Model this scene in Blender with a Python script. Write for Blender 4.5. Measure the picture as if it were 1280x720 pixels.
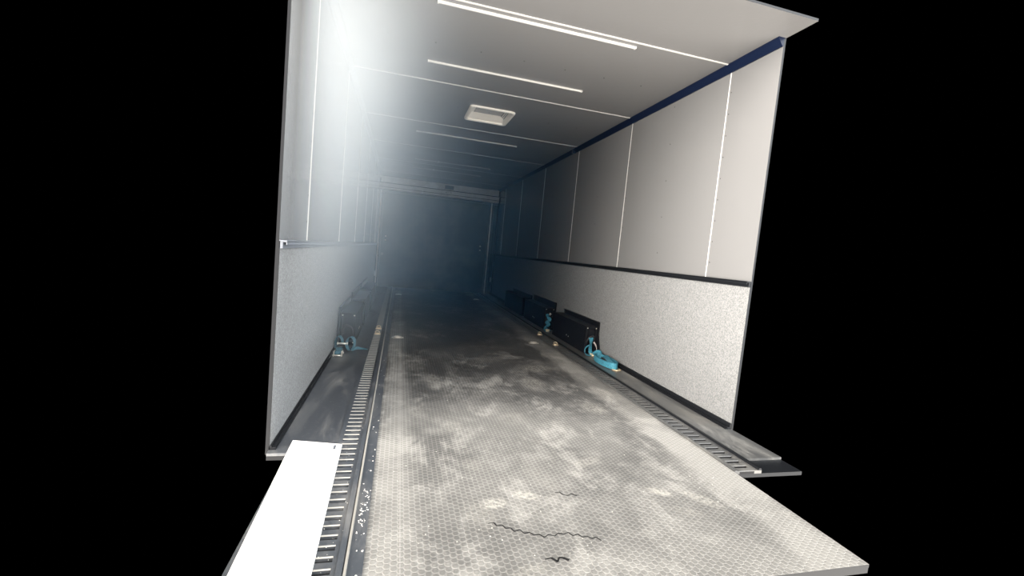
import bpy, bmesh, math, random
from mathutils import Vector, Matrix
PI = math.pi
random.seed(7)
for o in list(bpy.data.objects):
    bpy.data.objects.remove(o)
scene = bpy.context.scene

# ------------------------------------------------------------------ camera
YAW, PITCH, ROLL, FPX = 0.2584, 0.0777, 0.0935, 543.9
CX, CZ = 0.4689, 0.9049
W, H = 2.427, 2.2246          # trailer width and inner height
YB = 9.22                     # front end of the trailer
SEAM0, SEAM = 2.4587, 1.22    # first panel joint and joint spacing
ZB = 0.871                    # height of the belt rail
F = Vector((math.sin(YAW)*math.cos(PITCH), math.cos(YAW)*math.cos(PITCH), -math.sin(PITCH)))
R = Vector((math.cos(YAW), -math.sin(YAW), 0)); U = R.cross(F)
R2 = math.cos(ROLL)*R + math.sin(ROLL)*U
U2 = R2.cross(F)
cd = bpy.data.cameras.new('camera'); cam = bpy.data.objects.new('camera', cd)
scene.collection.objects.link(cam)
m = Matrix.Identity(4)
for i in range(3):
    m[i][0] = R2[i]; m[i][1] = U2[i]; m[i][2] = -F[i]
m[0][3], m[1][3], m[2][3] = CX, 0.0, CZ
cam.matrix_world = m
cd.sensor_width = 36; cd.lens = 36*FPX/1280; cd.clip_start = 0.02
scene.camera = cam

# ------------------------------------------------------------------ light
SKY = 1.7
world = bpy.data.worlds.new('world'); scene.world = world; world.use_nodes = True
nt = world.node_tree; N = nt.nodes; L = nt.links
bg = N['Background']
tc = N.new('ShaderNodeTexCoord'); sx = N.new('ShaderNodeSeparateXYZ')
L.new(tc.outputs['Generated'], sx.inputs[0])
def wm(op, a, b=None, c=None, clamp=False):
    n = N.new('ShaderNodeMath'); n.operation = op; n.use_clamp = clamp
    for i, v in enumerate((a, b, c)):
        if v is None: continue
        if isinstance(v, (int, float)): n.inputs[i].default_value = v
        else: L.new(v, n.inputs[i])
    return n.outputs[0]
def wdot(v):
    n = N.new('ShaderNodeVectorMath'); n.operation = 'DOT_PRODUCT'
    L.new(tc.outputs['Generated'], n.inputs[0]); n.inputs[1].default_value = Vector(v).normalized()
    return n.outputs['Value']
# open daylight lies behind the open end of the trailer (-y); nothing is built beyond its closed end
behind = N.new('ShaderNodeMapRange'); behind.interpolation_type = 'SMOOTHSTEP'
L.new(wdot((0, -1, 0)), behind.inputs['Value'])
behind.inputs['From Min'].default_value = 0.05; behind.inputs['From Max'].default_value = 0.35
glow = N.new('ShaderNodeMapRange'); glow.interpolation_type = 'SMOOTHSTEP'  # cool glow added to brighten the left wall
L.new(wdot((0.80, -0.52, 0.30)), glow.inputs['Value'])
glow.inputs['From Min'].default_value = 0.72; glow.inputs['From Max'].default_value = 1.0
up = N.new('ShaderNodeMapRange'); up.interpolation_type = 'SMOOTHSTEP'
L.new(sx.outputs['Z'], up.inputs['Value'])
up.inputs['From Min'].default_value = -0.08; up.inputs['From Max'].default_value = 0.08
mx = N.new('ShaderNodeMix'); mx.data_type = 'RGBA'
L.new(up.outputs[0], mx.inputs['Factor'])
mx.inputs['A'].default_value = (3.35, 3.08, 2.75, 1)     # sunlit ground outside
mx.inputs['B'].default_value = (1.30, 1.22, 1.13, 1)        # hazy sky
# straight behind, eye-level light is dimmed to keep the far end dark; the open sky above and the sunlit ground below are bright
elev = N.new('ShaderNodeMapRange'); elev.interpolation_type = 'SMOOTHSTEP'
L.new(wm('ABSOLUTE', sx.outputs['Z']), elev.inputs['Value'])
elev.inputs['From Min'].default_value = 0.12; elev.inputs['From Max'].default_value = 0.65
elev.inputs['To Min'].default_value = 0.10; elev.inputs['To Max'].default_value = 1.5
st = wm('MULTIPLY', wm('MULTIPLY', behind.outputs[0], SKY), elev.outputs[0])
gl = wm('MULTIPLY', glow.outputs[0], 8.0)
vs = N.new('ShaderNodeVectorMath'); vs.operation = 'SCALE'
L.new(mx.outputs['Result'], vs.inputs[0]); L.new(st, vs.inputs['Scale'])
vg = N.new('ShaderNodeVectorMath'); vg.operation = 'SCALE'
vg.inputs[0].default_value = (0.92, 0.97, 1.0); L.new(gl, vg.inputs['Scale'])
warmside = N.new('ShaderNodeMapRange'); warmside.interpolation_type = 'SMOOTHSTEP'      # warm glow added to brighten the right wall
L.new(wdot((-0.86, -0.50, 0.10)), warmside.inputs['Value'])
warmside.inputs['From Min'].default_value = 0.80; warmside.inputs['From Max'].default_value = 1.0
vh = N.new('ShaderNodeVectorMath'); vh.operation = 'SCALE'
vh.inputs[0].default_value = (1.0, .93, .84); L.new(wm('MULTIPLY', warmside.outputs[0], 30.0), vh.inputs['Scale'])
vb = N.new('ShaderNodeVectorMath'); vb.operation = 'ADD'
L.new(vs.outputs[0], vb.inputs[0]); L.new(vh.outputs[0], vb.inputs[1])
va = N.new('ShaderNodeVectorMath'); va.operation = 'ADD'
L.new(vb.outputs[0], va.inputs[0]); L.new(vg.outputs[0], va.inputs[1])
L.new(va.outputs[0], bg.inputs['Color']); bg.inputs['Strength'].default_value = 1.0
world.cycles.sampling_method = 'MANUAL'; world.cycles.sample_map_resolution = 512
scene.view_settings.view_transform = 'Standard'; scene.view_settings.look = 'None'
scene.view_settings.gamma = 1; scene.view_settings.use_curve_mapping = False
scene.view_settings.exposure = 0.0
scene.cycles.diffuse_bounces = 6; scene.cycles.max_bounces = 12; scene.cycles.glossy_bounces = 6
scene.cycles.volume_bounces = 1
scene.cycles.use_denoising = True

# ------------------------------------------------------------------ helpers
def link(o): scene.collection.objects.link(o); return o
def tag(o, label=None, cat=None, group=None, kind=None):
    if label: o['label'] = label
    if cat: o['category'] = cat
    if group: o['group'] = group
    if kind: o['kind'] = kind
    return o
def empty(name, loc, label, cat, group=None, rz=0):
    o = bpy.data.objects.new(name, None); o.location = loc; o.rotation_euler = (0, 0, rz)
    o.empty_display_size = 0.05
    link(o); return tag(o, label, cat, group)
def obj(name, bm, mats, parent=None, smooth=False, bevel=0, kind=None):
    me = bpy.data.meshes.new(name); bmesh.ops.recalc_face_normals(bm, faces=bm.faces)
    bm.to_mesh(me); bm.free()
    for mm in (mats if isinstance(mats, (list, tuple)) else [mats]): me.materials.append(mm)
    if smooth:
        for p in me.polygons: p.use_smooth = True
    o = bpy.data.objects.new(name, me); link(o)
    if bevel:
        b = o.modifiers.new('bevel', 'BEVEL'); b.width = bevel; b.segments = 2; b.limit_method = 'ANGLE'
    if parent: o.parent = parent
    if kind: o['kind'] = kind
    return o
def box(bm, a, b, mi=0):
    vs = [bm.verts.new((x, y, z)) for x in (a[0], b[0]) for y in (a[1], b[1]) for z in (a[2], b[2])]
    for f in ((0,1,3,2),(4,6,7,5),(0,4,5,1),(2,3,7,6),(0,2,6,4),(1,5,7,3)):
        bm.faces.new([vs[i] for i in f]).material_index = mi
def prism(bm, poly, fn, d0, d1, mi=0):
    """poly: 2-D outline, fn(u,v,d) -> point"""
    A = [bm.verts.new(fn(u, v, d0)) for u, v in poly]; B = [bm.verts.new(fn(u, v, d1)) for u, v in poly]
    bm.faces.new(A).material_index = mi; bm.faces.new(B[::-1]).material_index = mi
    n = len(poly)
    for i in range(n):
        bm.faces.new((A[i], B[i], B[(i+1) % n], A[(i+1) % n])).material_index = mi
def tube(bm, pts, r, n=10, closed=False, mi=0):
    pts = [Vector(p) for p in pts]; rings = []
    k = len(pts); prev = None
    for i, p in enumerate(pts):
        if closed: t = pts[(i+1) % k]-pts[i-1]
        else: t = pts[min(i+1, k-1)]-pts[max(i-1, 0)]
        t.normalize()
        a = prev - t*prev.dot(t) if prev is not None else t.orthogonal()
        a.normalize(); prev = a; b = t.cross(a)
        rr = r[i] if isinstance(r, (list, tuple)) else r
        rings.append([bm.verts.new(p+rr*(math.cos(2*PI*j/n)*a+math.sin(2*PI*j/n)*b)) for j in range(n)])
    for i in range(k if closed else k-1):
        A, B = rings[i], rings[(i+1) % k]
        # match the start of the ring when closing
        off = 0
        if closed and i == k-1:
            off = min(range(n), key=lambda q: (A[0].co-B[q].co).length)
        for j in range(n):
            f = bm.faces.new((A[j], A[(j+1) % n], B[(j+1+off) % n], B[(j+off) % n])); f.material_index = mi; f.smooth = True
    if not closed:
        bm.faces.new(rings[0][::-1]).material_index = mi; bm.faces.new(rings[-1]).material_index = mi
def smooth_path(pts, sub=8, closed=False):
    pts = [Vector(p) for p in pts]; out = []; n = len(pts)
    for i in range(n if closed else n-1):
        if closed: p0, p1, p2, p3 = pts[i-1], pts[i], pts[(i+1) % n], pts[(i+2) % n]
        else: p0, p1, p2, p3 = pts[max(i-1, 0)], pts[i], pts[i+1], pts[min(i+2, n-1)]
        for s in range(sub):
            t = s/sub
            out.append(0.5*((2*p1)+(p2-p0)*t+(2*p0-5*p1+4*p2-p3)*t*t+(3*p1-p0-3*p2+p3)*t**3))
    if not closed: out.append(pts[-1])
    return out
def ribbon(bm, pts, wdir, width, th=0.0025, sub=8, closed=False, mi=0):
    """webbing: pts are centre points, wdir one vector or one per point (direction of the width)"""
    P = smooth_path(pts, sub, closed)
    if isinstance(wdir[0], (int, float)): D = [Vector(wdir)]*len(P)
    else: D = smooth_path(wdir, sub, closed)
    k = len(P); rows = []
    for i, p in enumerate(P):
        if closed: t = P[(i+1) % k]-P[i-1]
        else: t = P[min(i+1, k-1)]-P[max(i-1, 0)]
        t.normalize(); d = D[i]-t*D[i].dot(t); d.normalize(); nn = t.cross(d)
        rows.append([bm.verts.new(p+sx_*d*width/2+sy_*nn*th/2) for sx_, sy_ in ((-1,-1),(1,-1),(1,1),(-1,1))])
    for i in range(k if closed else k-1):
        A, B = rows[i], rows[(i+1) % k]
        for j in range(4):
            f = bm.faces.new((A[j], A[(j+1) % 4], B[(j+1) % 4], B[j])); f.material_index = mi
    if not closed:
        bm.faces.new(rows[0][::-1]); bm.faces.new(rows[-1])
def disc(bm, c, r, nrm, th, n=12, mi=0, dome=0.6):
    nrm = Vector(nrm).normalized(); a = nrm.orthogonal().normalized(); b = nrm.cross(a); c = Vector(c)
    A = [bm.verts.new(c+r*(math.cos(2*PI*i/n)*a+math.sin(2*PI*i/n)*b)) for i in range(n)]
    B = [bm.verts.new(c+nrm*th+dome*r*(math.cos(2*PI*i/n)*a+math.sin(2*PI*i/n)*b)) for i in range(n)]
    bm.faces.new(A[::-1]).material_index = mi; bm.faces.new(B).material_index = mi
    for i in range(n): bm.faces.new((A[i], A[(i+1) % n], B[(i+1) % n], B[i])).material_index = mi
def rrect(cx, cy, w, h, r, n=5):
    pts = []
    for k, (sx_, sy_) in enumerate(((1,1),(-1,1),(-1,-1),(1,-1))):
        for i in range(n+1):
            a = PI/2*k+PI/2*i/n
            pts.append((cx+sx_*(w/2-r)+r*math.cos(a), cy+sy_*(h/2-r)+r*math.sin(a)))
    return pts

# ------------------------------------------------------------------ materials
class Mat:
    def __init__(s, name, col=(.5,.5,.5), rough=.5, metal=0, spec=.5):
        s.m = bpy.data.materials.new(name); s.m.use_nodes = True
        s.t = s.m.node_tree; s.b = s.t.nodes['Principled BSDF']
        s.b.inputs['Base Color'].default_value = (*col, 1); s.b.inputs['Roughness'].default_value = rough
        s.b.inputs['Metallic'].default_value = metal; s.b.inputs['Specular IOR Level'].default_value = spec
        g = s.t.nodes.new('ShaderNodeNewGeometry'); s.pos = g.outputs['Position']
    def n(s, ty, **k):
        q = s.t.nodes.new(ty)
        for a, v in k.items(): setattr(q, a, v)
        return q
    def put(s, sock, v):
        if isinstance(v, bpy.types.NodeSocket): s.t.links.new(v, sock)
        elif isinstance(v, (tuple, list)) and len(v) == 3 and sock.type == 'RGBA': sock.default_value = (*v, 1)
        else: sock.default_value = v
    def math(s, op, a, b=0, c=0, clamp=False):
        q = s.n('ShaderNodeMath', operation=op, use_clamp=clamp)
        for i, v in enumerate((a, b, c)): s.put(q.inputs[i], v)
        return q.outputs[0]
    def noise(s, scale, detail=3, rough=.5, stretch=(1,1,1), dist=0, off=(0,0,0)):
        mp = s.n('ShaderNodeMapping'); s.put(mp.inputs['Vector'], s.pos); mp.inputs['Scale'].default_value = stretch
        mp.inputs['Location'].default_value = off
        q = s.n('ShaderNodeTexNoise'); s.put(q.inputs['Vector'], mp.outputs[0])
        q.inputs['Scale'].default_value = scale; q.inputs['Detail'].default_value = detail
        q.inputs['Roughness'].default_value = rough; q.inputs['Distortion'].default_value = dist
        return q.outputs['Fac']
    def rng(s, v, a, b, c=0., d=1., smooth=True):
        q = s.n('ShaderNodeMapRange')
        if smooth: q.interpolation_type = 'SMOOTHSTEP'
        s.put(q.inputs['Value'], v); q.inputs['From Min'].default_value = a; q.inputs['From Max'].default_value = b
        q.inputs['To Min'].default_value = c; q.inputs['To Max'].default_value = d
        return q.outputs[0]
    def mix(s, f, a, b):
        q = s.n('ShaderNodeMix', data_type='RGBA'); s.put(q.inputs['Factor'], f); s.put(q.inputs['A'], a); s.put(q.inputs['B'], b)
        return q.outputs['Result']
    def xyz(s):
        q = s.n('ShaderNodeSeparateXYZ'); s.put(q.inputs[0], s.pos); return q.outputs
    def color(s, v): s.put(s.b.inputs['Base Color'], v); return s
    def roughness(s, v): s.put(s.b.inputs['Roughness'], v); return s
    def bump(s, h, dist=.01, strength=1., prev=None):
        q = s.n('ShaderNodeBump'); s.put(q.inputs['Height'], h); q.inputs['Distance'].default_value = dist
        q.inputs['Strength'].default_value = strength
        if prev: s.put(q.inputs['Normal'], prev)
        s.put(s.b.inputs['Normal'], q.outputs[0]); return q.outputs[0]

def panel_mat(name, col, rough, spec):
    k = Mat(name, col, rough, 0, spec)
    d = k.rng(k.noise(3.0, 6, .65), .40, .80)
    k.color(k.mix(k.math('MULTIPLY', d, .05), col, tuple(c*.75 for c in col)))
    k.roughness(k.rng(k.noise(2.2, 3, .5), .3, .7, rough*.95, rough*1.08))
    b = k.bump(k.noise(1.1, 1, .4, stretch=(1, 1, .5)), .02, .5)
    k.bump(k.noise(60, 2), .0006, .4, b)
    return k.m
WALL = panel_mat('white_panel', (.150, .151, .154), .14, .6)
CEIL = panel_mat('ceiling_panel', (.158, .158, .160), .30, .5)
k = Mat('seam_white', (.52, .52, .51), .4); SEAMW = k.m
k = Mat('navy_trim', (.004, .008, .024), .4, 0, .2); NAVY = k.m
k = Mat('black_trim', (.007, .008, .010), .45, 0, .25); BLACK = k.m
k = Mat('grey_trim', (.12, .13, .15), .4); GREYT = k.m
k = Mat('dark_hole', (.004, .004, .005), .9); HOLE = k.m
# grey felt carpet lining
k = Mat('felt_lining', (.5, .5, .5), .95, 0, .2)
f1 = k.noise(230, 3, .8); f2 = k.noise(110, 3, .75)
sp = k.rng(k.math('ADD', k.math('MULTIPLY', f1, .6), k.math('MULTIPLY', f2, .4)), .38, .62)
k.color(k.mix(sp, (.115, .119, .122), (.245, .251, .256))); k.bump(sp, .002, .5); FELT = k.m
# aluminium
k = Mat('brushed_aluminium', (.62, .63, .64), .35, .8)
k.roughness(k.rng(k.noise(8, 4, .6, stretch=(8, 1, 1)), .3, .7, .28, .5)); ALU = k.m
k = Mat('header_aluminium', (.72, .71, .69), .4, .15)
k.color(k.mix(k.rng(k.noise(4, 4, .6), .4, .7), (.72, .71, .69), (.55, .54, .53))); HEAD = k.m
k = Mat('steel', (.75, .72, .65), .3, .7); STEEL = k.m
k = Mat('brass_zinc', (.80, .66, .46), .35, .6); ZINC = k.m
# black painted boxes
k = Mat('black_paint', (.006, .007, .010), .45, 0, .25)
sc_ = k.rng(k.noise(14, 5, .7, stretch=(1, .5, 2)), .60, .72)
k.color(k.mix(k.math('MULTIPLY', sc_, .35), (.006, .007, .010), (.05, .05, .05))); PAINT = k.m
# webbing
k = Mat('blue_webbing', (.03, .27, .42), .6, 0, .3)
wv = k.rng(k.noise(160, 2, .6), .35, .65)
st_ = k.rng(k.noise(30, 3, .6), .5, .75)
c0 = k.mix(wv, (.028, .145, .21), (.07, .29, .39)); k.color(k.mix(k.math('MULTIPLY', st_, .4), c0, (.03, .08, .11)))
k.bump(wv, .001, .4); WEB = k.m
k = Mat('faded_webbing', (.05, .12, .16), .8, 0, .2)
wv = k.rng(k.noise(140, 2, .6), .35, .65); k.color(k.mix(wv, (.03, .085, .115), (.075, .155, .19))); k.bump(wv, .001, .4); WEBD = k.m
k = Mat('pale_webbing', (.55, .5, .48), .7); PALE = k.m
# white board
k = Mat('white_board', (.93, .93, .92), .5); BOARD = k.m
k = Mat('black_plastic', (.015, .015, .017), .55); PLAST = k.m

# coin-pattern rubber mat with dust, footprints and worn bands
k = Mat('coin_rubber', (.1, .1, .1), .5, 0, .4)
X = k.xyz(); px, py = X[0], X[1]
PIT = .0220
def hexd(ox, oy):
    a = k.math('DIVIDE', k.math('ADD', py, ox), PIT); b = k.math('DIVIDE', k.math('ADD', px, oy), PIT*1.7320508)
    a = k.math('SUBTRACT', k.math('FRACT', a), .5); b = k.math('MULTIPLY', k.math('SUBTRACT', k.math('FRACT', b), .5), 1.7320508)
    return k.math('SQRT', k.math('ADD', k.math('MULTIPLY', a, a), k.math('MULTIPLY', b, b)))
hd = k.math('MINIMUM', hexd(0, 0), hexd(PIT/2, PIT*1.7320508/2))
coin = k.rng(hd, .40, .47, 1, 0)
rim = k.math('MAXIMUM', k.math('MULTIPLY', k.rng(hd, .36, .42, 0, 1), k.rng(hd, .46, .56, 1, .3)), k.rng(k.math('ABSOLUTE', k.math('SUBTRACT', px, .532)), .001, .003, 1, 0))
large = k.noise(1.4, 5, .65, dist=.6); fine = k.noise(7, 6, .75, dist=.3); speck = k.noise(60, 4, .75)
def band(c, w, s):
    d = k.math('ABSOLUTE', k.math('SUBTRACT', k.math('ADD', px, wob), c)); return k.rng(d, w-s, w+s, 1, 0)
wob = k.math('MULTIPLY', k.math('SUBTRACT', fine, .5), .10)
bands = k.math('MAXIMUM', band(.50, .07, .05), band(1.93, .10, .06))
streak = k.noise(5, 6, .75, stretch=(1, .6, 1), dist=.5, off=(4, 2, 0))
dust = k.math('ADD', k.math('ADD', k.rng(large, .38, .66, 0, .28), k.rng(fine, .45, .72, 0, .30)), k.rng(streak, .50, .64, 0, .42))
dust = k.math('ADD', dust, k.math('MULTIPLY', bands, k.rng(large, .2, .6, .22, .48)))
near = k.rng(py, 1.0, 3.2, .46, 0, False)            # paler towards the open end: daylight falloff put into the dust colour
dust = k.math('ADD', dust, near)
dark_blot = k.math('MULTIPLY', k.rng(k.noise(1.9, 5, .65, dist=.4, off=(3, 1, 0)), .44, .58), k.rng(py, 2.2, 3.2, 0, 1))  # random patches deeper in get less dust colour
dark_blot = k.math('MULTIPLY', dark_blot, k.math('SUBTRACT', 1, k.math('MULTIPLY', bands, .8)))
dust = k.math('MULTIPLY', dust, k.math('SUBTRACT', 1, k.math('MULTIPLY', dark_blot, .8)), clamp=True)
base = k.mix(dust, (.030, .031, .033), (.27, .265, .25))
base = k.mix(k.math('MULTIPLY', rim, k.math('ADD', k.math('MULTIPLY', dust, .55), .10)), base, (.42, .41, .39))
spots = None
for (u, v, ra, rb, an, am) in [(.864,1.458,.055,.040,.3,1),(.995,1.503,.055,.03,-.3,1),(1.559,1.475,.06,.03,-.5,1),(1.696,1.422,.12,.035,-.9,.75),
        (.80,1.40,.06,.09,.2,.35),(.831,1.75,.05,.06,0,.35),(1.588,1.335,.07,.03,-.5,.3),(1.362,1.744,.09,.04,.5,.45),(.79,2.153,.06,.09,.1,.35),
        (1.10,1.62,.05,.12,.3,.25),(1.699,2.4,.08,.12,.3,.45),(1.45,2.9,.1,.2,-.2,.4),(1.9,2.7,.07,.14,0,.35),(.62,2.35,.05,.12,.2,.3),
        (.90,1.12,.07,.03,.2,.45),(1.13,2.25,.1,.1,.3,.25),(1.62,3.3,.14,.12,.2,.45),(.75,2.9,.06,.2,0,.3)]:
    dx = k.math('SUBTRACT', px, u); dy = k.math('SUBTRACT', py, v); ca, sa = math.cos(an), math.sin(an)
    e1 = k.math('DIVIDE', k.math('ADD', k.math('MULTIPLY', dx, ca), k.math('MULTIPLY', dy, sa)), ra)
    e2 = k.math('DIVIDE', k.math('SUBTRACT', k.math('MULTIPLY', dy, ca), k.math('MULTIPLY', dx, sa)), rb)
    dd = k.math('SQRT', k.math('ADD', k.math('MULTIPLY', e1, e1), k.math('MULTIPLY', e2, e2)))
    s_ = k.rng(k.math('ADD', dd, k.math('MULTIPLY', k.math('SUBTRACT', fine, .5), 1.6)), .5, 1.15, am, 0)
    spots = s_ if spots is None else k.math('MAXIMUM', spots, s_)
spots = k.math('MULTIPLY', spots, k.rng(speck, .38, .6))
k.color(k.mix(k.math('MULTIPLY', spots, .75), base, (.50, .485, .44)))
k.roughness(k.mix(dust, (.42,)*3, (.8,)*3))
k.bump(k.math('ADD', coin, k.math('MULTIPLY', speck, .15)), .0022, .9)
MATR = k.m

# side floor strips
def strip_mat(name, a, b):
    k = Mat(name, a, .5)
    n1 = k.rng(k.noise(5, 6, .7, stretch=(1, .4, 1), dist=.7), .45, .75); n2 = k.rng(k.noise(40, 4, .7), .55, .75)
    k.color(k.mix(k.math('MAXIMUM', n1, k.math('MULTIPLY', n2, .5)), a, b)); k.bump(k.noise(120, 2), .0006, .4)
    k.roughness(k.rng(n1, 0, 1, .35, .7)); return k.m
STRIPL = strip_mat('slate_side_strip', (.060, .066, .076), (.20, .20, .195))
STRIPR = strip_mat('dusty_side_strip', (.075, .077, .078), (.20, .197, .185))
TRACKR = strip_mat('dusty_track', (.06, .062, .064), (.16, .157, .148))
TRACKM = strip_mat('black_track', (.062, .070, .082), (.18, .18, .18))
k = Mat('bare_lit_edge', (.40, .385, .35), .45, .2); BARELIT = k.m  # bare metal ridge; also the lit glint painted on left slot chamfers
k = Mat('crumb', (.75, .73, .68), .8); CRUMB = k.m
k = Mat('dark_door', (.035, .05, .065), .3, 0, .5)
k.color(k.mix(k.rng(k.noise(2, 4, .6), .35, .7), (.030, .045, .060), (.06, .075, .085))); DOOR = k.m
k = Mat('lamp_plastic', (.86, .84, .79), .4); LAMP = k.m
k = Mat('lamp_lens', (.42, .43, .43), .25); LENS = k.m

# ------------------------------------------------------------------ shell
EPS = .0
YL, YR, YC = 1.93, 2.07, 1.88      # where the built part of each surface begins
bm = bmesh.new(); box(bm, (.08, 1.0, -.03), (2.03, YB, -.012)); box(bm, (0, 1.90, -.03), (.08, YB, -.012)); box(bm, (2.03, 1.60, -.03), (W, YB, -.012))
floor = obj('floor', bm, BLACK, kind='structure')
bm = bmesh.new(); box(bm, (0, 1.90, -.012), (.262, YB, 0)); box(bm, (.08, 1.10, -.012), (.262, 1.90, 0))
o = obj('side_panel', bm, STRIPL, floor); o['label'] = 'dark slate floor strip along left wall'
bm = bmesh.new(); box(bm, (2.186, 1.72, -.012), (W, YB, 0))
o = obj('side_panel', bm, STRIPR, floor); o['label'] = 'dusty grey floor strip along right wall'

def side_wall(name, x0, x1, y0):
    bm = bmesh.new(); box(bm, (x0, y0, ZB), (x1, YB+.05, H+.012))
    edges(bm, y0)
    w = obj(name, bm, [WALL, BLACK], kind='structure')
    return w
def edges(bm, y0):
    for f in bm.faces:
        if all(abs(v.co.y-y0) < 1e-4 for v in f.verts): f.material_index = 1
wl = side_wall('wall_left', -.012, 0, YL); wr = side_wall('wall_right', W, W+.012, YR)
for w_, x0, x1, y0 in ((wl, -.012, .004, YL), (wr, W-.004, W+.012, YR)):
    bm = bmesh.new(); box(bm, (x0, y0, -.02), (x1, YB+.05, ZB)); edges(bm, y0)
    o = obj('felt_panel', bm, [FELT, BLACK], w_); o['label'] = 'grey felt lining on the lower wall'
# ceiling with an opening for the lamp
LX0, LX1, LY0, LY1 = 1.02, 1.41, 4.10, 4.52
bm = bmesh.new()
for a, b in (((-.012, YC), (W+.012, LY0)), ((-.012, LY1), (W+.012, YB+.05)), ((-.012, LY0), (LX0, LY1)), ((LX1, LY0), (W+.012, LY1))):
    box(bm, (a[0], a[1], H), (b[0], b[1], H+.012))
edges(bm, YC)
ceiling = obj('ceiling', bm, [CEIL, BLACK], kind='structure')
# joints
def seam_strip(name, pts, parent, mat=SEAMW): pass
ny = 6
for i in range(ny):
    y = SEAM0+SEAM*i
    bm = bmesh.new(); box(bm, (.0, y-.006, H-.004), (W-.03, y+.006, H), 0); box(bm, (.0, y+.006, H-.002), (W-.03, y+.011, H), 1)
    obj('joint_strip', bm, [SEAMW, HOLE], ceiling)
    for wx, s, w_ in ((0, 1, wl), (W, -1, wr)):
        bm = bmesh.new(); x0, x1 = sorted((wx, wx+s*.003)); box(bm, (x0, y-.003, ZB), (x1, y+.003, H-.02), 0)
        for q in range(10):
            disc(bm, (wx, y-.02, ZB+.10+q*.135), .0038, (s, 0, 0), .002, 8, 1)
        obj('joint_strip', bm, [SEAMW, BLACK], w_)
# screw heads in the middle of panels
bm = bmesh.new()
for i in range(6):
    for q in range(5):
        disc(bm, (W, SEAM0+SEAM*(i+.5)-.02, ZB+.15+q*.28), .0045, (-1, 0, 0), .002, 8)
obj('screw_heads', bm, BLACK, wr)
bm = bmesh.new()
for i in range(5):
    for q in range(7):
        disc(bm, (.3+q*.3, SEAM0+SEAM*(i+.45), H), .0045, (0, 0, -1), .002, 8)
obj('screw_heads', bm, BLACK, ceiling)

# corner coves, belt rails, base trims
bm = bmesh.new()
def ln(bm, x0, x1, z0, z1, y0, y1, mi=0): box(bm, (min(x0, x1), y0, min(z0, z1)), (max(x0, x1), y1, max(z0, z1)), mi)
prism(bm, [(W, H), (W-.038, H), (W-.038, H-.006), (W-.008, H-.046), (W, H-.046)], lambda u, v, d: (u, d, v), YR, 5.02)
prism(bm, [(W, H), (W-.036, H), (W-.036, H-.006), (W-.008, H-.043), (W, H-.043)], lambda u, v, d: (u, d, v), 5.03, YB)
box(bm, (W-.042, 5.00, H-.05), (W, 5.035, H), 0)
box(bm, (W-.044, 5.022, H-.052), (W, 5.027, H), 1)
obj('trim_1', bm, [NAVY, GREYT], kind='structure')
bm = bmesh.new()
prism(bm, [(0, H), (.036, H), (.036, H-.006), (.008, H-.044), (0, H-.044)], lambda u, v, d: (u, d, v), YL, YB)
obj('trim_2', bm, GREYT, kind='structure')  # navy cove greyed, the lens veil painted into its colour
for i, (x, s, y0) in enumerate(((0, 1, YL), (W, -1, YR))):
    bm = bmesh.new()
    ln(bm, x, x+s*.030, ZB-.004, ZB+.004, y0, YB); ln(bm, x, x+s*.014, ZB-.030, ZB-.004, y0, YB); ln(bm, x+s*.026, x+s*.030, ZB-.014, ZB, y0, YB)
    obj('trim_%d' % (3+i), bm, BLACK if i else [GREYT], kind='structure', bevel=.001)
for nm, x, s, y0 in (('baseboard_left', 0, 1, YL), ('baseboard_right', W, -1, YR)):
    bm = bmesh.new()
    ln(bm, x, x+s*(.012), 0, .034 if s < 0 else .018, y0, YB); ln(bm, x+s*.012, x+s*.028, 0, .012, y0, YB)
    if s < 0: ln(bm, x+s*.034, x+s*.040, 0, .006, y0, YB)
    obj(nm, bm, BLACK, kind='structure', bevel=.001)

# front end wall with door
bm = bmesh.new(); box(bm, (-.05, YB+.02, -.06), (W+.05, YB+.07, H+.05))
wf = obj('wall_front', bm, DOOR, kind='structure')
d1 = tag(bpy.data.objects.new('door_1', None), kind='structure'); d1.location = (0, YB, 0); link(d1)
def loc(parent, bm):
    bmesh.ops.translate(bm, verts=bm.verts, vec=-parent.location); return bm
bm = bmesh.new(); box(bm, (.10, YB-.005, .0), (2.25, YB+.018, 1.90)); box(bm, (.10, YB-.009, 1.52), (2.25, YB-.004, 1.90))
obj('door_panel', loc(d1, bm), DOOR, d1)
for x, z in ((.174, 1.028), (.174, .948), (2.118, 1.002), (2.118, .917)):
    bm = bmesh.new(); disc(bm, (x, YB-.009, z), .017, (0, -1, 0), .008, 14)
    obj('bolt', loc(d1, bm), SEAMW, d1)
bm = bmesh.new(); tube(bm, [(.126, YB-.01, .667), (.126, YB-.05, .667)], [.02, .028], 12); obj('knob', loc(d1, bm), GREYT, d1)
for x0, x1, z0 in ((.02, .045, .0), (.075, .085, .0), (2.275, 2.30, .0), (2.245, 2.252, .0), (2.335, 2.342, .0)):
    bm = bmesh.new(); box(bm, (x0, YB-.035, z0), (x1, YB-.006, 1.93)); obj('door_track', loc(d1, bm), ALU if x1-x0 > .02 else GREYT, d1, bevel=.002)
for x, z in ((.012, .26), (2.40, .31)):
    bm = bmesh.new(); box(bm, (x-.008, YB-.04, z-.05), (x+.008, YB-.01, z+.05)); obj('latch', loc(d1, bm), SEAMW, d1, bevel=.002)
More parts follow.
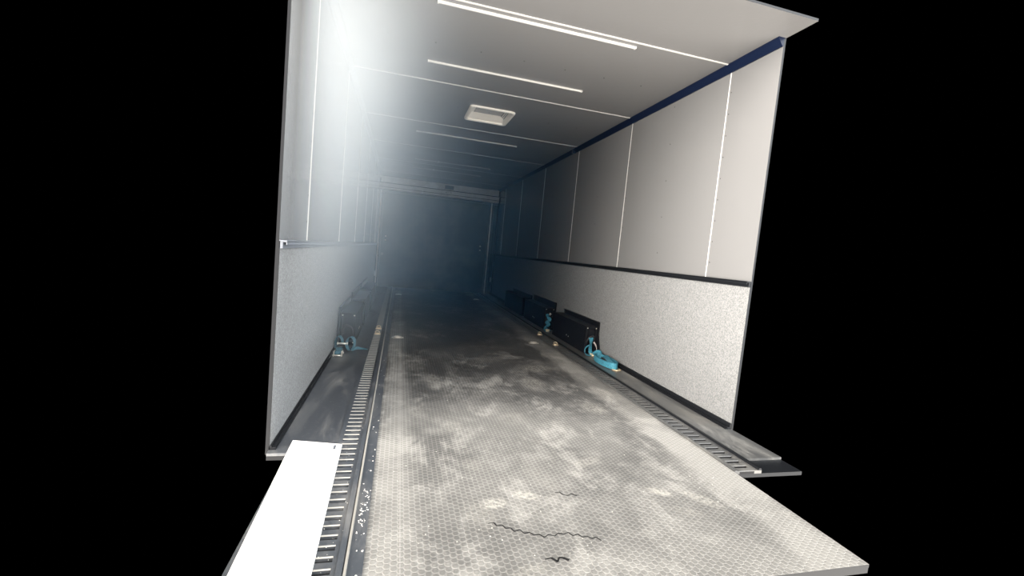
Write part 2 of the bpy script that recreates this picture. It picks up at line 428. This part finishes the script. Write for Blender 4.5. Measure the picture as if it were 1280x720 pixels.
# header beam over the door
bm = bmesh.new()
box(bm, (.015, YB-.10, 2.085), (W-.02, YB+.02, 2.205), 0)
box(bm, (0, YB-.13, 1.945), (W, YB+.02, 2.065), 0)
box(bm, (0, YB-.135, 1.985), (W, YB-.13, 1.992), 1)
box(bm, (.0, YB-.06, 2.06), (W, YB+.02, 2.09), 1)
box(bm, (1.27, YB-.103, 2.10), (1.45, YB-.10, 2.175), 2)
disc(bm, (1.30, YB-.13, 2.03), .008, (0, -1, 0), .004, 10, 1); disc(bm, (1.40, YB-.13, 2.03), .008, (0, -1, 0), .004, 10, 1)
obj('trim_5', bm, [HEAD, BLACK, GREYT], kind='structure', bevel=.002)
bm = bmesh.new(); box(bm, (W-.012, YB-.14, 0), (W, YB-.1, 2.06)); obj('trim_6', bm, BLACK, kind='structure')
bm = bmesh.new(); box(bm, (.0, YB-.02, 1.90), (W, YB+.0, 1.935)); obj('trim_7', bm, GREYT, kind='structure')

# ------------------------------------------------------------------ ceiling strips (raised battens under the ceiling skin)
STR = [(2.512, .575, 1.765, 'nearest, hard beside the first full-width joint'), (3.305, .570, 1.755, 'second from the opening, before the recessed lamp'),
       (5.32, .560, 1.76, 'third from the opening, just past the recessed lamp'), (7.00, .60, 1.77, 'fourth from the opening'),
       (7.775, .56, 1.75, 'deepest, nearest the header beam')]
for y, x0, x1, wd in STR:
    t = empty('ceiling_strip', ((x0+x1)/2, y, H), 'thin short white strip across the ceiling, ' + wd, 'ceiling strip', 'short white strips across the ceiling')
    bm = bmesh.new(); hw = (x1-x0)/2
    prism(bm, [(-.009, 0), (-.009, -.006), (-.005, -.011), (.005, -.011), (.009, -.006), (.009, 0)], lambda u, v, d: (d, u, v), -hw, hw)
    obj('cover', bm, SEAMW, t)
    bm = bmesh.new()
    for q in range(40 if y < 4 else 14):
        xx = -hw+(q+.3)*2*hw/(40 if y < 4 else 14); box(bm, (xx, .009, -.004), (xx+hw*.035, .017, 0))
    obj('shadow_dashes', bm, HOLE, t)  # dark dashes painted as the dotted shadow of the strip
    for sx_ in (-1, 1):
        bm = bmesh.new(); box(bm, (sx_*hw-.004, -.0095, -.012), (sx_*hw+.004, .0095, 0)); obj('end_cap', bm, SEAMW, t)
for i, (x, y, wd) in enumerate(((.94, 7.02, 'the nearer of two'), (.92, 7.78, 'the deeper of two'))):
    bm = bmesh.new(); disc(bm, (0, 0, 0), .026, (0, 0, -1), .016, 16, dome=.7)
    o = obj('ceiling_button', bm, SEAMW); o.location = (x, y-.03, H)
    tag(o, 'small round white button on the dark far ceiling, ' + wd, 'ceiling fitting', 'white dots on the far ceiling')

# recessed lamp
t = empty('recessed_ceiling_lamp', ((LX0+LX1)/2, (LY0+LY1)/2, H), 'unlit recessed rectangular ceiling lamp with white rounded frame', 'ceiling lamp')
lw, lh = LX1-LX0, LY1-LY0
bm = bmesh.new()
outer = rrect(0, 0, lw+.045, lh+.045, .045); inner = rrect(0, 0, lw-.02, lh-.02, .02)
rings = [[bm.verts.new((x, y, z)) for x, y in pl] for pl, z in ((outer, 0), (rrect(0, 0, lw+.035, lh+.035, .04), -.014), (rrect(0, 0, lw-.005, lh-.005, .025), -.014), (inner, 0.0), (inner, .006))]
for a, b in zip(rings, rings[1:]):
    for i in range(len(a)): bm.faces.new((a[i], a[(i+1) % len(a)], b[(i+1) % len(a)], b[i]))
obj('frame', bm, LAMP, t, smooth=True)
bm = bmesh.new(); D = .042
lo = rrect(0, 0, lw-.02, lh-.02, .02); hi = rrect(0, -.045, lw-.075, lh-.135, .015)
A = [bm.verts.new((x, y, 0.004)) for x, y in lo]; B = [bm.verts.new((x, y, D)) for x, y in hi]
for i in range(len(A)): bm.faces.new((A[i], A[(i+1) % len(A)], B[(i+1) % len(A)], B[i]))
bm.faces.new(B)
# outer shell so the housing has thickness above the ceiling skin
box(bm, (-lw/2-.0, -lh/2-.0, D+.004), (lw/2+.0, lh/2+.0, D+.010))
obj('housing', bm, LAMP, t)
bm = bmesh.new(); box(bm, (-lw/2+.055, -lh/2+.035, D-.006), (lw/2-.055, lh/2-.125, D-.002)); obj('lens', bm, LENS, t, bevel=.003)
bm = bmesh.new()
for q in range(3): box(bm, (lw/2-.060+q*.013, -lh/2+.05, .026-q*.008), (lw/2-.055+q*.013, lh/2-.13, .034-q*.008))
obj('vent_slats', bm, LENS, t)

# ------------------------------------------------------------------ rubber mat
t = empty('rubber_floor_mat', (1.23, 5.1, -.012), 'long grey coin-pattern rubber mat covering the middle of the floor', 'floor mat')
bm = bmesh.new(); box(bm, (.432, 1.0, -.012), (2.032, YB-.01, .0))
edges(bm, 1.0)
o = obj('mat', bm, [MATR, BLACK]); o.parent = t; o.matrix_parent_inverse = Matrix.Translation(-t.location)
bm = bmesh.new()
def zig(bm, pts, w=.005):
    rnd = random.Random(3); out = []
    for (a, b) in zip(pts, pts[1:]):
        a, b = Vector(a), Vector(b); n = max(2, int((b-a).length/.015)); q = Vector((-(b-a).y, (b-a).x)).normalized()
        for i in range(n): out.append(a.lerp(b, i/n)+q*(.006*(1 if i % 2 else -1)+rnd.uniform(-.002, .002)))
    for i in range(len(out)-1):
        a, b = out[i], out[i+1]; q = Vector((-(b-a).y, (b-a).x)).normalized()*w*rnd.uniform(.2, .45)
        vs = [bm.verts.new((p.x, p.y, z)) for z in (.0002, .0012) for p in (a-q, b-q, b+q, a+q)]
        for f in ((4,5,6,7), (0,1,5,4), (1,2,6,5), (2,3,7,6), (3,0,4,7), (3,2,1,0)): bm.faces.new([vs[i] for i in f])
for pts, w in (([(.823, 1.354), (.90, 1.305), (.988, 1.261), (1.06, 1.27), (1.189, 1.221)], .005),
               ([(1.119, 1.514), (1.16, 1.49), (1.215, 1.484)], .005), ([(.96, 1.165), (.99, 1.15), (1.02, 1.16), (1.03, 1.13)], .010)):
    bm = bmesh.new(); zig(bm, pts, w)
    o = obj('crack', bm, HOLE); o.parent = t; o.matrix_parent_inverse = Matrix.Translation(-t.location)

# ------------------------------------------------------------------ slotted tracks
def track(xa, xb, rail0, rail1, y0, y1, label, worn, raised):  # worn: chamfers painted pale as if lit
    """xa..xb slots, rail0..rail1 the whole extrusion"""
    t = empty('slotted_floor_track', ((rail0+rail1)/2, (y0+y1)/2, -.012), label, 'tie-down track')
    inv = Matrix.Translation(-t.location)
    def add(name, bm, mats, **kw):
        o = obj(name, bm, mats, **kw); o.parent = t; o.matrix_parent_inverse = inv; return o
    pit = .0485; n = int((y1-y0)/pit)
    bm = bmesh.new()
    box(bm, (rail0, y0, -.012), (xa, y1, .003)); box(bm, (xb, y0, -.012), (rail1, y1, .003))
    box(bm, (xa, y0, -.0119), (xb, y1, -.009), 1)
    for i in range(n):
        a = y0+i*pit; b = a+pit*.60
        c = .003
        prof = [(a, -.009), (a, .003-c), (a+c, .003), (b-c*.5, .003), (b, .003-c*.5), (b, -.009)]
        A = [bm.verts.new((xa, u, v)) for u, v in prof]; B = [bm.verts.new((xb, u, v)) for u, v in prof]
        for q in range(len(prof)-1):
            bm.faces.new((A[q], B[q], B[q+1], A[q+1])).material_index = 2 if (q == 1 and worn) else (1 if q in (0, 4) and not worn else 0)  # left chamfers painted as lit, right slot faces painted as shaded
    add('slotted_rail', bm, [TRACKM if worn else TRACKR, HOLE, BARELIT])
    return t, add
tl, addl = track(.281, .348, .262, .432, 1.0, YB-.06, 'slotted black tie-down track on the left, slot edges painted bright as if lit', True, 0)
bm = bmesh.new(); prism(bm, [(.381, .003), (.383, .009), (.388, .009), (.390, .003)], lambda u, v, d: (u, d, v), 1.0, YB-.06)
o = addl('bare_edge', bm, BARELIT); o['label'] = 'bare light metal ridge'
bm = bmesh.new(); box(bm, (.362, 1.0, .003), (.379, YB-.06, .009)); addl('side_rib', bm, TRACKM)
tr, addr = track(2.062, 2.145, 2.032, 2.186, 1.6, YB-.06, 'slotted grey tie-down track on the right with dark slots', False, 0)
bm = bmesh.new(); prism(bm, [(2.168, .003), (2.171, .013), (2.183, .013), (2.186, .003)], lambda u, v, d: (u, d, v), 1.6, YB-.06)
addr('side_rib', bm, BLACK)
bm = bmesh.new(); prism(bm, [(2.036, .003), (2.040, .006), (2.048, .006), (2.052, .003)], lambda u, v, d: (u, d, v), 1.6, YB-.06)
addr('side_rib', bm, STRIPR)

# crumbs and chips of dirt in the left gutter
bm = bmesh.new(); rnd = random.Random(11)
def chip(bm, x, y, s, z):
    n = rnd.randint(5, 7); h = s*.35
    A = []; B = []
    for i in range(n):
        a = 2*PI*i/n+rnd.uniform(-.3, .3); r = s*rnd.uniform(.6, 1.1)
        A.append(bm.verts.new((x+r*math.cos(a), y+r*math.sin(a), z))); B.append(bm.verts.new((x+.7*r*math.cos(a), y+.7*r*math.sin(a), z+h*rnd.uniform(.7, 1.2))))
    bm.faces.new(B)
    for i in range(n): bm.faces.new((A[i], A[(i+1) % n], B[(i+1) % n], B[i]))
for _ in range(85):
    y = rnd.choice([rnd.gauss(1.45, .09), rnd.uniform(1.1, 3.6)])
    chip(bm, rnd.uniform(.400, .428), max(y, 1.05), rnd.uniform(.001, .0042), .003)
for _ in range(60): chip(bm, rnd.uniform(.30, .37), rnd.uniform(1.1, 2.8), rnd.uniform(.0008, .002), .003)
o = obj('dirt_crumbs', bm, CRUMB, kind='stuff'); tag(o, 'pale crumbs and chips of dirt in the gutter of the left track', 'dirt')
bm = bmesh.new()
for _ in range(110):
    x = rnd.choice([rnd.gauss(.95, .15), rnd.uniform(.5, 2.0)]); y = 1.15+abs(rnd.gauss(0, 1.0))
    if .45 < x < 2.02: chip(bm, x, y, rnd.uniform(.001, .0028), .0)
o = obj('dirt_crumbs', bm, CRUMB, kind='stuff'); tag(o, 'pale specks of grit scattered over the grey rubber mat', 'dirt')

# white board lying at the lower left
bm = bmesh.new()
prism(bm, [(.078, 1.994), (.286, 1.945), (.304, 1.10), (.10, 1.10)], lambda u, v, d: (u, v, d), .0035, .0135)
o = obj('white_board', bm, [BOARD], bevel=.0015); tag(o, 'bright white flat board lying over the left track in the foreground', 'board')
bm = bmesh.new(); box(bm, (.254, 1.895, .0135), (.264, 1.935, .0139)); oo = obj('scuff_mark', bm, GREYT); oo.parent = o

# ------------------------------------------------------------------ storage boxes along the walls
def storage_box(xw, s, y0, y1, zt, zf, d, label, detail=True):
    """xw wall x, s direction into the room, d depth"""
    t = empty('wall_storage_box', (xw, y0, 0), label, 'storage box', 'black boxes bolted along the ' + ('left wall' if s > 0 else 'right wall'))
    ln_ = y1-y0
    def P(u, v, w): return (s*u, v, w)
    def bx(bm, u0, u1, v0, v1, w0, w1, mi=0): box(bm, (min(s*u0, s*u1), v0, w0), (max(s*u0, s*u1), v1, w1), mi)
    bm = bmesh.new()
    bx(bm, .028, d, .03, ln_, .006, zt); bx(bm, .026, d+.008, .0, ln_+.0, zt, zt+.006)
    obj('body', bm, PAINT, t, bevel=.003)
    bm = bmesh.new(); prism(bm, [(-.005, zf), (-.005, zf*.62), (-.06, zf*.2), (-.09, .0), (ln_, .0), (ln_, zf)], lambda u, v, q: (s*q, u, v), .014, .024)
    bx(bm, .014, .030, -.005, ln_, zf-.004, zf+.004)
    obj('wall_flange', bm, PAINT, t, bevel=.001)
    # near end: raised rim around a recessed plate
    bm = bmesh.new(); r = .018
    bx(bm, .028, .028+r, -.004, .03, .006, zt); bx(bm, d-r, d, -.004, .03, .006, zt)
    bx(bm, .028+r, d-r, -.004, .03, zt-r, zt); bx(bm, .028+r, d-r, -.004, .03, .006, .006+r)
    bx(bm, .028+r, d-r, .020, .03, .02, zt-.01)
    obj('end_plate', bm, PAINT, t, bevel=.002)
    if detail:
        for (u, w) in ((.045, zt-.012), (d-.012, zt-.012), (d-.010, .03)):
            bm = bmesh.new(); disc(bm, P(u, -.005, w), .006, (0, -1, 0), .005, 10); obj('bolt', bm, STEEL, t)
        bm = bmesh.new(); disc(bm, P(d, ln_*.52, .09), .007, (s, 0, 0), .004, 10); obj('rivet', bm, STEEL, t)
        bm = bmesh.new(); disc(bm, P(d, ln_*.46, .085), .007, (s, 0, 0), .004, 10); obj('rivet', bm, STEEL, t)
        bm = bmesh.new(); tube(bm, smooth_path([P(.055, .01, .10), P(.06, -.01, .16), P(d/2+.01, -.015, .18), P(d-.025, -.01, .15), P(d-.02, .01, .09)], 5), .009, 8)
        obj('strap_guide', bm, PLAST, t)
    return t
storage_box(W, -1, 3.87, 4.80, .268, .315, .150, 'nearest black steel box on the right wall, blue straps at its end')
storage_box(W, -1, 5.10, 6.02, .272, .345, .155, 'middle black steel box on the right wall, strap bundle before it')
storage_box(W, -1, 6.14, 7.22, .272, .315, .155, 'deepest black steel box on the right wall, lost in the dark', False)
storage_box(0, 1, 3.86, 4.66, .275, .325, .150, 'nearest dark steel box on the left wall, behind the ratchet strap')
storage_box(0, 1, 4.82, 5.70, .275, .345, .150, 'middle dark steel box on the left wall, half hidden by haze', False)
storage_box(0, 1, 5.86, 6.90, .275, .345, .150, 'deepest dark steel box on the left wall, near the far door', False)

# ------------------------------------------------------------------ tie-down rings
def ring_pts(r, n=24, sq=1.0): return [(r*math.cos(2*PI*i/n), sq*r*math.sin(2*PI*i/n), 0) for i in range(n)]
def mat_ring(x, y, label, group):
    t = empty('recessed_tie_ring', (x, y, 0), label, 'tie-down ring', group)
    bm = bmesh.new()
    o1 = rrect(0, 0, .115, .060, .026); i1 = rrect(0, 0, .080, .034, .015)
    rr = [[bm.verts.new((a, b, z)) for a, b in pl] for pl, z in ((o1, .0002), (rrect(0, 0, .109, .054, .024), .004), (rrect(0, 0, .086, .040, .017), .004), (i1, .001))]
    for a, b in zip(rr, rr[1:]):
        for i in range(len(a)): bm.faces.new((a[i], a[(i+1) % len(a)], b[(i+1) % len(a)], b[i]))
    bm.faces.new(rr[-1]).material_index = 1
    obj('base_plate', bm, [STEEL, GREYT], t)
    bm = bmesh.new(); tube(bm, [(a, b, .008+.004*max(0, b/.02)) for a, b, c in ring_pts(.036, 20, .5)], .0035, 8, True); obj('ring', bm, STEEL, t)
    bm = bmesh.new(); box(bm, (-.014, -.026, .002), (.014, -.012, .014)); obj('clamp', bm, STEEL, t, bevel=.002)
def track_ring(x, y, label, group):
    t = empty('track_fitting', (x, y, .003), label, 'tie-down fitting', group)
    bm = bmesh.new(); prism(bm, rrect(0, 0, .060, .050, .018), lambda u, v, d: (u, v, d), 0, .008); obj('base_plate', bm, ZINC, t, bevel=.002)
    bm = bmesh.new(); tube(bm, [(0, 0, .006), (0, 0, .016)], [.014, .011], 12); obj('stud', bm, ZINC, t)
    bm = bmesh.new(); tube(bm, [(a, .004+b*.8, .018+b*.5) for a, b, c in ring_pts(.020, 20)], .0042, 8, True)
    bmesh.ops.translate(bm, verts=bm.verts, vec=(0, 0, .002)); obj('ring', bm, ZINC, t)
mat_ring(.508, 4.279, 'silver tie-down ring on the mat by the left track', 'rings on the mat')
mat_ring(1.886, 4.272, 'silver tie-down ring on the mat by the right track', 'rings on the mat')
mat_ring(.50, 7.94, 'faint tie-down ring on the dark far left of the mat', 'rings on the mat')
mat_ring(1.90, 7.94, 'faint tie-down ring on the dark far right of the mat', 'rings on the mat')
track_ring(.314, 4.385, 'brassy ring fitting at the end of the left track slots', 'fittings in the tracks')
track_ring(2.103, 4.196, 'nearer brassy ring fitting in the right track', 'fittings in the tracks')
track_ring(2.103, 4.73, 'deeper brassy ring fitting in the right track', 'fittings in the tracks')
track_ring(.314, 4.66, 'dark ring fitting just beyond the brassy one on the left track', 'fittings in the tracks')

# ------------------------------------------------------------------ webbing
# coiled strap, on the right side strip
t = empty('coiled_strap', (2.318, 3.50, 0), 'light blue webbing coiled in an oval on the right floor strip', 'strap')
bm = bmesh.new(); pts = []
turns = 4
for i in range(turns*16+1):
    a = 2*PI*i/16+PI*.2; g = 1-.035*i/16
    pts.append((.068*g*math.cos(a), .195*g*math.sin(a)-.01, .030))
ribbon(bm, pts, (0, 0, 1), .050, .0030, 3)
obj('coil', bm, WEB, t)
bm = bmesh.new()
ribbon(bm, [(.055, .10, .052), (.02, .02, .060), (-.01, -.08, .058), (-.02, -.17, .054)], [(1, .3, .2), (1, .3, .1), (1, .2, 0), (1, .1, 0)], .045, .003, 6)
obj('crossing_band', bm, WEB, t)
bm = bmesh.new()
ribbon(bm, [(.03, .12, .018), (-.01, .05, .030), (.02, -.02, .022)], [(0, .2, 1), (.2, 0, 1), (.1, .1, 1)], .035, .003, 6)
obj('inner_loop', bm, PLAST, t)
bm = bmesh.new()
tube(bm, smooth_path([(-.03, -.20, .006), (-.005, -.235, .006), (.035, -.225, .006), (.045, -.185, .006)], 5), .0055, 8)
box(bm, (-.03, -.225, .001), (.03, -.20, .007)); obj('hook', bm, ZINC, t)

# strap hanging from the nearest right box
t = empty('hanging_ratchet_strap', (2.330, 3.80, 0), 'blue strap with ratchet hanging down the end of the right box', 'strap')
bm = bmesh.new()
ribbon(bm, [(.010, .075, .165), (-.005, .045, .16), (-.012, .020, .115), (-.018, .010, .055), (-.015, -.010, .015)], [(1, .1, 0), (1, .1, 0), (.6, .5, 0), (1, .3, 0), (1, .1, 0)], .040, .003, 6)
obj('upper_web', bm, WEB, t)
bm = bmesh.new()
ribbon(bm, [(-.02, .02, .10), (-.055, .03, .075), (-.068, .02, .03), (-.045, -.01, .008), (0, -.03, .012)], (0.25, 1, .1), .032, .003, 6)
obj('side_loop', bm, WEB, t)
bm = bmesh.new()
ribbon(bm, [(-.005, -.02, .012), (.03, -.03, .045), (.055, -.06, .040), (.045, -.11, .02), (.04, -.135, .02)], [(0, 1, .3), (.1, .9, .5), (.3, .3, 1), (.2, .1, 1), (0, 0, 1)], .045, .003, 6)
obj('tail', bm, WEB, t)
bm = bmesh.new()
ribbon(bm, [(.055, .03, .015), (.075, .0, .035), (.07, -.04, .02)], (1, .2, .3), .04, .003, 6); obj('short_band', bm, WEB, t)
bm = bmesh.new()
ribbon(bm, [(.015, .02, .13), (.035, .005, .10), (.045, .0, .06), (.03, -.01, .02)], [(1, .5, 0), (.7, .6, 0), (.5, .9, 0), (1, .2, 0)], .022, .003, 6)
o = obj('pale_web', bm, PALE, t); o['label'] = 'pale worn webbing'
bm = bmesh.new()
for dx in (-.020, .020): box(bm, (dx-.0015, -.055, .004), (dx+.0015, .01, .030))
tube(bm, [(-.024, -.05, .014), (.024, -.05, .014)], .006, 10); tube(bm, [(-.024, -.01, .018), (.024, -.01, .018)], .009, 10)
tube(bm, smooth_path([(-.018, -.055, .006), (-.012, -.085, .005), (.012, -.085, .005), (.018, -.055, .006)], 5), .004, 8)
obj('ratchet', bm, ZINC, t)

# strap bundle in the gap between the right boxes
t = empty('strap_bundle', (2.300, 5.00, 0), 'small bundle of blue webbing in the gap between right boxes', 'strap')
bm = bmesh.new()
ribbon(bm, [(.0, .05, .20), (-.03, .02, .19), (.0, -.01, .15), (-.035, .0, .12), (0, .01, .085), (-.04, -.01, .06), (-.02, -.02, .01)], [(1, .5, .2), (.6, 1, 0), (1, -.3, .4), (.8, .6, 0), (1, -.4, .2), (.5, 1, .2), (1, 0, 0)], .045, .003, 6)
obj('upper_web', bm, WEB, t)
bm = bmesh.new()
ribbon(bm, [(-.01, .0, .08), (-.055, -.02, .05), (-.06, -.04, .015), (-.02, -.05, .008), (.01, -.05, .03)], [(.2, 1, 0), (.2, 1, .3), (0, 1, .4), (.3, 1, 0), (.5, .8, .2)], .04, .003, 6)
obj('side_loop', bm, WEB, t)
bm = bmesh.new(); tube(bm, [(-.005, .0, .205), (.012, -.005, .225)], .012, 10); obj('end_fitting', bm, STEEL, t)
bm = bmesh.new(); box(bm, (-.05, -.065, .003), (-.01, -.045, .025)); tube(bm, [(-.055, -.055, .03), (-.005, -.055, .03)], .006, 8); obj('ratchet', bm, ZINC, t)

# ratchet strap at the nearest left box
t = empty('looped_ratchet_strap', (.085, 3.70, 0), 'dull blue looped strap with silver ratchet on the left floor strip', 'strap')
bm = bmesh.new()
ribbon(bm, [(-.062, .03, .012), (-.066, .02, .07), (-.045, .01, .115), (-.018, .0, .095), (-.008, -.01, .05)], (.25, 1, 0), .045, .003, 6)
obj('left_loop', bm, WEBD, t)
bm = bmesh.new(); lp = []
for i in range(14):
    a = 2*PI*i/14; lp.append((.052+.030*math.cos(a), -.01+.01*math.sin(a), .062+.050*math.sin(a)))
ribbon(bm, lp, (.35, 1, 0), .045, .003, 5, True); obj('right_loop', bm, WEBD, t)
bm = bmesh.new()
ribbon(bm, [(.06, -.01, .012), (.10, .0, .022), (.14, .03, .012), (.175, .05, .006)], [(.1, .4, 1), (0, 1, .6), (0, 1, .2), (0, 1, 0)], .030, .003, 6)
obj('tail', bm, WEBD, t)
bm = bmesh.new(); tube(bm, [(-.045, -.03, .062), (.028, -.03, .062)], .0075, 12)
for x in (-.045, .028): tube(bm, [(x-.003, -.03, .062), (x+.003, -.03, .062)], .012, 12)
obj('handle_bar', bm, STEEL, t)
bm = bmesh.new()
for dx in (-.048, .008):
    box(bm, (dx-.002, -.23, .004), (dx+.002, -.13, .034))
for yy, zz, r in ((-.22, .012, .006), (-.18, .030, .007), (-.14, .014, .008)):
    tube(bm, [(-.056, yy, zz), (.016, yy, zz)], r, 10)
obj('ratchet', bm, STEEL, t)
bm = bmesh.new(); ribbon(bm, [(-.02, -.21, .02), (-.02, -.18, .038), (-.02, -.14, .024), (-.025, -.08, .035), (-.02, -.02, .03)], (1, 0, 0), .045, .003, 6)
obj('ratchet_web', bm, WEBD, t)

# ------------------------------------------------------------------ lens haze at the left, put in as a scattering volume
vm = bpy.data.materials.new('glare_volume'); vm.use_nodes = True; T = vm.node_tree
T.nodes.remove(T.nodes['Principled BSDF'])
vsn = T.nodes.new('ShaderNodeVolumeScatter'); vsn.inputs['Color'].default_value = (.80, .91, 1.0, 1); vsn.inputs['Anisotropy'].default_value = -.15
vs2 = T.nodes.new('ShaderNodeVolumeScatter'); vs2.inputs['Color'].default_value = (.04, .45, 1.0, 1)  # blue scatter added to tint the dark far end
adds = T.nodes.new('ShaderNodeAddShader'); T.links.new(vsn.outputs[0], adds.inputs[0]); T.links.new(vs2.outputs[0], adds.inputs[1])
T.links.new(adds.outputs[0], T.nodes['Material Output'].inputs['Volume'])
g = T.nodes.new('ShaderNodeNewGeometry'); s3 = T.nodes.new('ShaderNodeSeparateXYZ'); T.links.new(g.outputs['Position'], s3.inputs[0])
def hm(op, a, b=0.):
    n = T.nodes.new('ShaderNodeMath'); n.operation = op
    for i, v in enumerate((a, b)):
        if isinstance(v, (int, float)): n.inputs[i].default_value = v
        else: T.links.new(v, n.inputs[i])
    return n.outputs[0]
def gauss(v, c, w): d = hm('DIVIDE', hm('SUBTRACT', v, c), w); return hm('MULTIPLY', d, d)
q = hm('ADD', hm('ADD', gauss(s3.outputs[0], -.2, .60), gauss(s3.outputs[1], 2.6, 1.6)), gauss(s3.outputs[2], 2.2, 1.0))
q0 = hm('ADD', hm('ADD', gauss(s3.outputs[0], -.10, .38), gauss(s3.outputs[1], 2.3, .95)), gauss(s3.outputs[2], 2.3, 1.15))
q2 = hm('ADD', hm('ADD', gauss(s3.outputs[0], .3, .9), gauss(s3.outputs[1], 5.5, 2.6)), gauss(s3.outputs[2], 1.3, 1.3))
near_d = hm('ADD', hm('MULTIPLY', hm('EXPONENT', hm('MULTIPLY', q, -1.)), .24), hm('MULTIPLY', hm('EXPONENT', hm('MULTIPLY', q0, -1.)), 1.85))
far_d = hm('MULTIPLY', hm('EXPONENT', hm('MULTIPLY', q2, -1.)), .06)
T.links.new(hm('ADD', near_d, hm('MULTIPLY', far_d, .1)), vsn.inputs['Density'])
T.links.new(far_d, vs2.inputs['Density'])
bm = bmesh.new(); box(bm, (.03, 1.96, .37), (W-.045, YB-.15, H-.05))
o = obj('glare', bm, vm, kind='stuff'); tag(o, 'pale bluish haze added as a lens veil over the left side of the trailer', 'glare')
